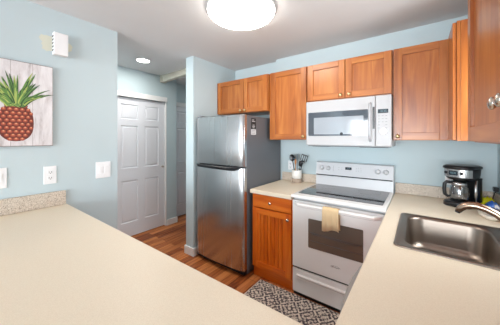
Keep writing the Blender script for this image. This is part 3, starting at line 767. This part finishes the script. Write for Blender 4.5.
# ------------------------------------------------------------------ plates on the walls
def wall_plate(kind, label, M, u, z, d, w_=.074, h_=.118, n=1):
    loc = M @ Vector((u, d, z-h_/2))
    t = thing(kind, label, 'outlet' if kind == 'wall_outlet' else 'switch', loc)
    g = G(M); g.box(u-w_/2, u+w_/2, d-.006, d, z-h_/2, z+h_/2, .0028); obj('cover_plate', g, PLATE, t)
    for i in range(n):
        uu = u+(i-(n-1)/2)*.046
        if kind == 'wall_outlet':
            for zz in (z-.022, z+.022):
                g = G(M); g.box(uu-.017, uu+.017, d-.0085, d-.005, zz-.015, zz+.015, .002); so = obj('socket', g, PLATE, t)
                g = G(M); g.box(uu-.009, uu-.006, d-.0092, d-.008, zz-.004, zz+.007); g.box(uu+.006, uu+.009, d-.0092, d-.008, zz-.004, zz+.007); g.box(uu-.003, uu+.003, d-.0092, d-.008, zz-.011, zz-.006); obj('slots', g, SLOT, so)
        else:
            g = G(M); g.box(uu-.0165, uu+.0165, d-.007, d-.005, z-.034, z+.034, .001)
            g.box(uu-.0155, uu+.0155, d-.0105, d-.006, z-.032, z+.032, .002); obj('rocker', g, PLATE, t)
    return t
wall_plate('wall_outlet', 'white double outlet under the pineapple picture', FACE_PX, .516, 1.161, -XP, .078, .138)
wall_plate('light_switch', 'white double rocker switch near the wall end', FACE_PX, .889, 1.161, -XP, .122, .145, 2)
wall_plate('light_switch', 'white single rocker switch at the left edge of the photo', FACE_PX, .244, 1.172, -XP, .078, .142)
wall_plate('wall_outlet', 'white outlet on the back wall left of the crock', FACE_NY, -1.318, 1.105, YW, .072, .115)
wall_plate('wall_outlet', 'white outlet on the back wall beside the coffee maker', FACE_NY, .215, 1.098, YW, .072, .115)

# chime box
t = thing('door_chime', 'white door chime box high on the left wall', 'chime', (XP, .58, 2.09))
g = G(FACE_PX); g.box(.527, .618, -XP-.055, -XP, 2.098, 2.270, .005); obj('cover', g, PLATE, t)
g = G(FACE_PX)
for i in range(5): g.box(.5255, .528, -XP-.045, -XP-.012, 2.125+i*.027, 2.137+i*.027)
obj('side_vents', g, SLOT, t)

# ------------------------------------------------------------------ pineapple picture
t = thing('wall_picture', 'pineapple picture on whitewashed boards', 'picture', (XP, .24, 1.39))
PU0, PU1, PZ0, PZ1 = -.045, .527, 1.390, 1.996
k = N('whitewashed_board'); v = k.coord((6, 6, 1.2)); nn = k.noise(v, 3, 5, .65, .4)
k.l(k.ramp(nn, [(.30, (168, 160, 160)), (.45, (214, 210, 212)), (.62, (232, 230, 232))]), k.b.inputs['Base Color']); k.b.inputs['Roughness'].default_value = .7
BOARD = k.m
EDGE = plain('dark_board_edge', (120, 96, 92), .8)
g = G(FACE_PX); nb = 5
for i in range(nb):
    a = PU0+(PU1-PU0)*i/nb; b = PU0+(PU1-PU0)*(i+1)/nb
    g.box(a+.0007, b-.0007, -XP-.022, -XP-.004, PZ0+.003, PZ1-.003, .001)
obj('boards', g, BOARD, t)
g = G(FACE_PX); g.box(PU0-.001, PU1+.001, -XP-.0205, -XP-.001, PZ0, PZ1); obj('edge', g, EDGE, t)
cu, cz = .326, 1.556; D = -XP-.0222
cols = [plain('print_red_brown', (158, 72, 56), .6), plain('print_orange', (198, 112, 78), .6), plain('print_ochre', (226, 176, 136), .6), plain('print_dark_brown', (104, 48, 40), .6)]
g = G(FACE_PX)
body = []
for i in range(40):
    a = 2*PI*i/40; body.append((cu+.092*math.copysign(abs(math.cos(a))**.85, math.cos(a)), cz+.130*math.copysign(abs(math.sin(a))**.8, math.sin(a))))
g.poly(body, D-.0003, D, 3)
rows = 10
for j in range(rows):
    zz = cz-.116+.236*j/(rows-1); hw = .096*(max(0, 1-(abs(zz-cz)/.150)**2.6))**.5
    for i in range(-4, 5):
        uu = (i+(.5 if j % 2 else 0))*.031
        if abs(uu) > hw-.010: continue
        sq = math.sqrt(max(.15, 1-(uu/.11)**2)); w2 = .0150*sq; h2 = .0135
        def eye(s, oz=0): return [(cu+uu+w2*s*math.cos(q), zz+oz+h2*s*math.sin(q)*(1.0 if math.sin(q) > 0 else .8)) for q in [2*PI*m/10 for m in range(10)]]
        g.poly(eye(1), D-.0007, D-.0003, 0); g.poly(eye(.62, .003), D-.0010, D-.0007, 1); g.poly(eye(.30, .006), D-.0013, D-.0010, 2)
obj('pineapple_print', g, cols, t)
gl_ = [plain('print_leaf_dark', (58, 92, 56), .6), plain('print_leaf_mid', (104, 146, 74), .6), plain('print_leaf_pale', (172, 190, 104), .6), plain('print_leaf_tip', (190, 150, 84), .6)]
g = G(FACE_PX); rl_ = random.Random(5); dd = D-.0003
leaves = []
for i in range(58):
    t_ = i/57
    ang = rl_.uniform(-1.05, 1.05)*(1-.1*t_); Ln = (.305-.225*t_)*rl_.uniform(.82, 1.0)*(1-.28*abs(ang)/1.05)
    leaves.append((ang, Ln, .0125*rl_.uniform(.75, 1.25)*(1-.25*t_), rl_.choice([0, 0, 0, 1, 1, 2])))
for i, (ang, Ln, lw, mi) in enumerate(leaves):
    bu, bz = cu+ang*.04, cz+.112+.028*(i/57)
    L_, R_ = [], []
    for q in range(7):
        s = q/6; bend = ang*(.55+.55*s); pu = bu+Ln*s*math.sin(bend); pz = bz+Ln*s*math.cos(bend*.92)
        wd = lw*(1-s)**.7*(.75+.6*s) + .0004; nu, nz = math.cos(bend), -math.sin(bend)
        L_.append((pu-nu*wd, pz-nz*wd)); R_.append((pu+nu*wd, pz+nz*wd))
    d_ = dd-.0010-.00006*i
    g.poly(L_+R_[::-1], d_-.0003, d_, mi)
    mid = [((a[0]+b[0])/2, (a[1]+b[1])/2) for a, b in zip(L_, R_)]
    g.poly(L_[:-1]+mid[:-1][::-1], d_-.00034, d_-.0003, (mi+1) % 3 if mi < 2 else 1)
obj('leaf_print', g, gl_, t)

# ------------------------------------------------------------------ rug
k = N('distressed_diamond_weave')
tc = k.n('ShaderNodeTexCoord'); sep = k.n('ShaderNodeSeparateXYZ'); k.l(tc.outputs['Object'], sep.inputs[0])
def mth(op, a, b=None):
    n = k.n('ShaderNodeMath', operation=op)
    for i, q in enumerate((a, b)):
        if q is None: continue
        if isinstance(q, (int, float)): n.inputs[i].default_value = q
        else: k.l(q, n.inputs[i])
    return n.outputs[0]
def tri(x, p): return mth('ABSOLUTE', mth('SUBTRACT', mth('FRACT', mth('DIVIDE', x, p)), .5))
nz = k.noise(tc.outputs['Object'], 38, 3, .6)
u_ = mth('ADD', sep.outputs[0], mth('MULTIPLY', mth('SUBTRACT', nz, .5), .02))
dm = mth('ADD', tri(u_, .17), tri(sep.outputs[1], .20))
ring = mth('SINE', mth('MULTIPLY', dm, 26))
dm2 = mth('ADD', tri(u_, .056), tri(sep.outputs[1], .066)); ring2 = mth('SINE', mth('MULTIPLY', dm2, 12.5))
mixv = mth('ADD', mth('MULTIPLY', ring, .21), mth('ADD', mth('MULTIPLY', ring2, .17), mth('MULTIPLY', mth('SUBTRACT', k.noise(tc.outputs['Object'], 58, 3, .7), .5), 1.9)))
c = k.ramp(mth('ADD', mixv, .5), [(.28, (84, 78, 82)), (.46, (122, 114, 114)), (.54, (192, 180, 168)), (.80, (222, 212, 198))])
k.l(c, k.b.inputs['Base Color']); k.b.inputs['Roughness'].default_value = 1; k.b.inputs['Specular IOR Level'].default_value = .05
k.bump(k.noise(tc.outputs['Object'], 500, 2), .5, .003)
t = thing('rug', 'grey and cream distressed patterned kitchen mat before the range', 'rug', (-.80, 1.66, 0))
g = slab([-1.30, -.28], [1.33, 1.955], .001, .009, lambda x, y: True, .003); obj('pile', g, k.m, t)
bind = plain('cream_binding', (206, 198, 186), .9)
for a in (-1.308, -.28):
    g = G(); g.box(a, a+.008, 1.33, 1.955, .001, .008, .002); obj('bound_edge', g, bind, t)
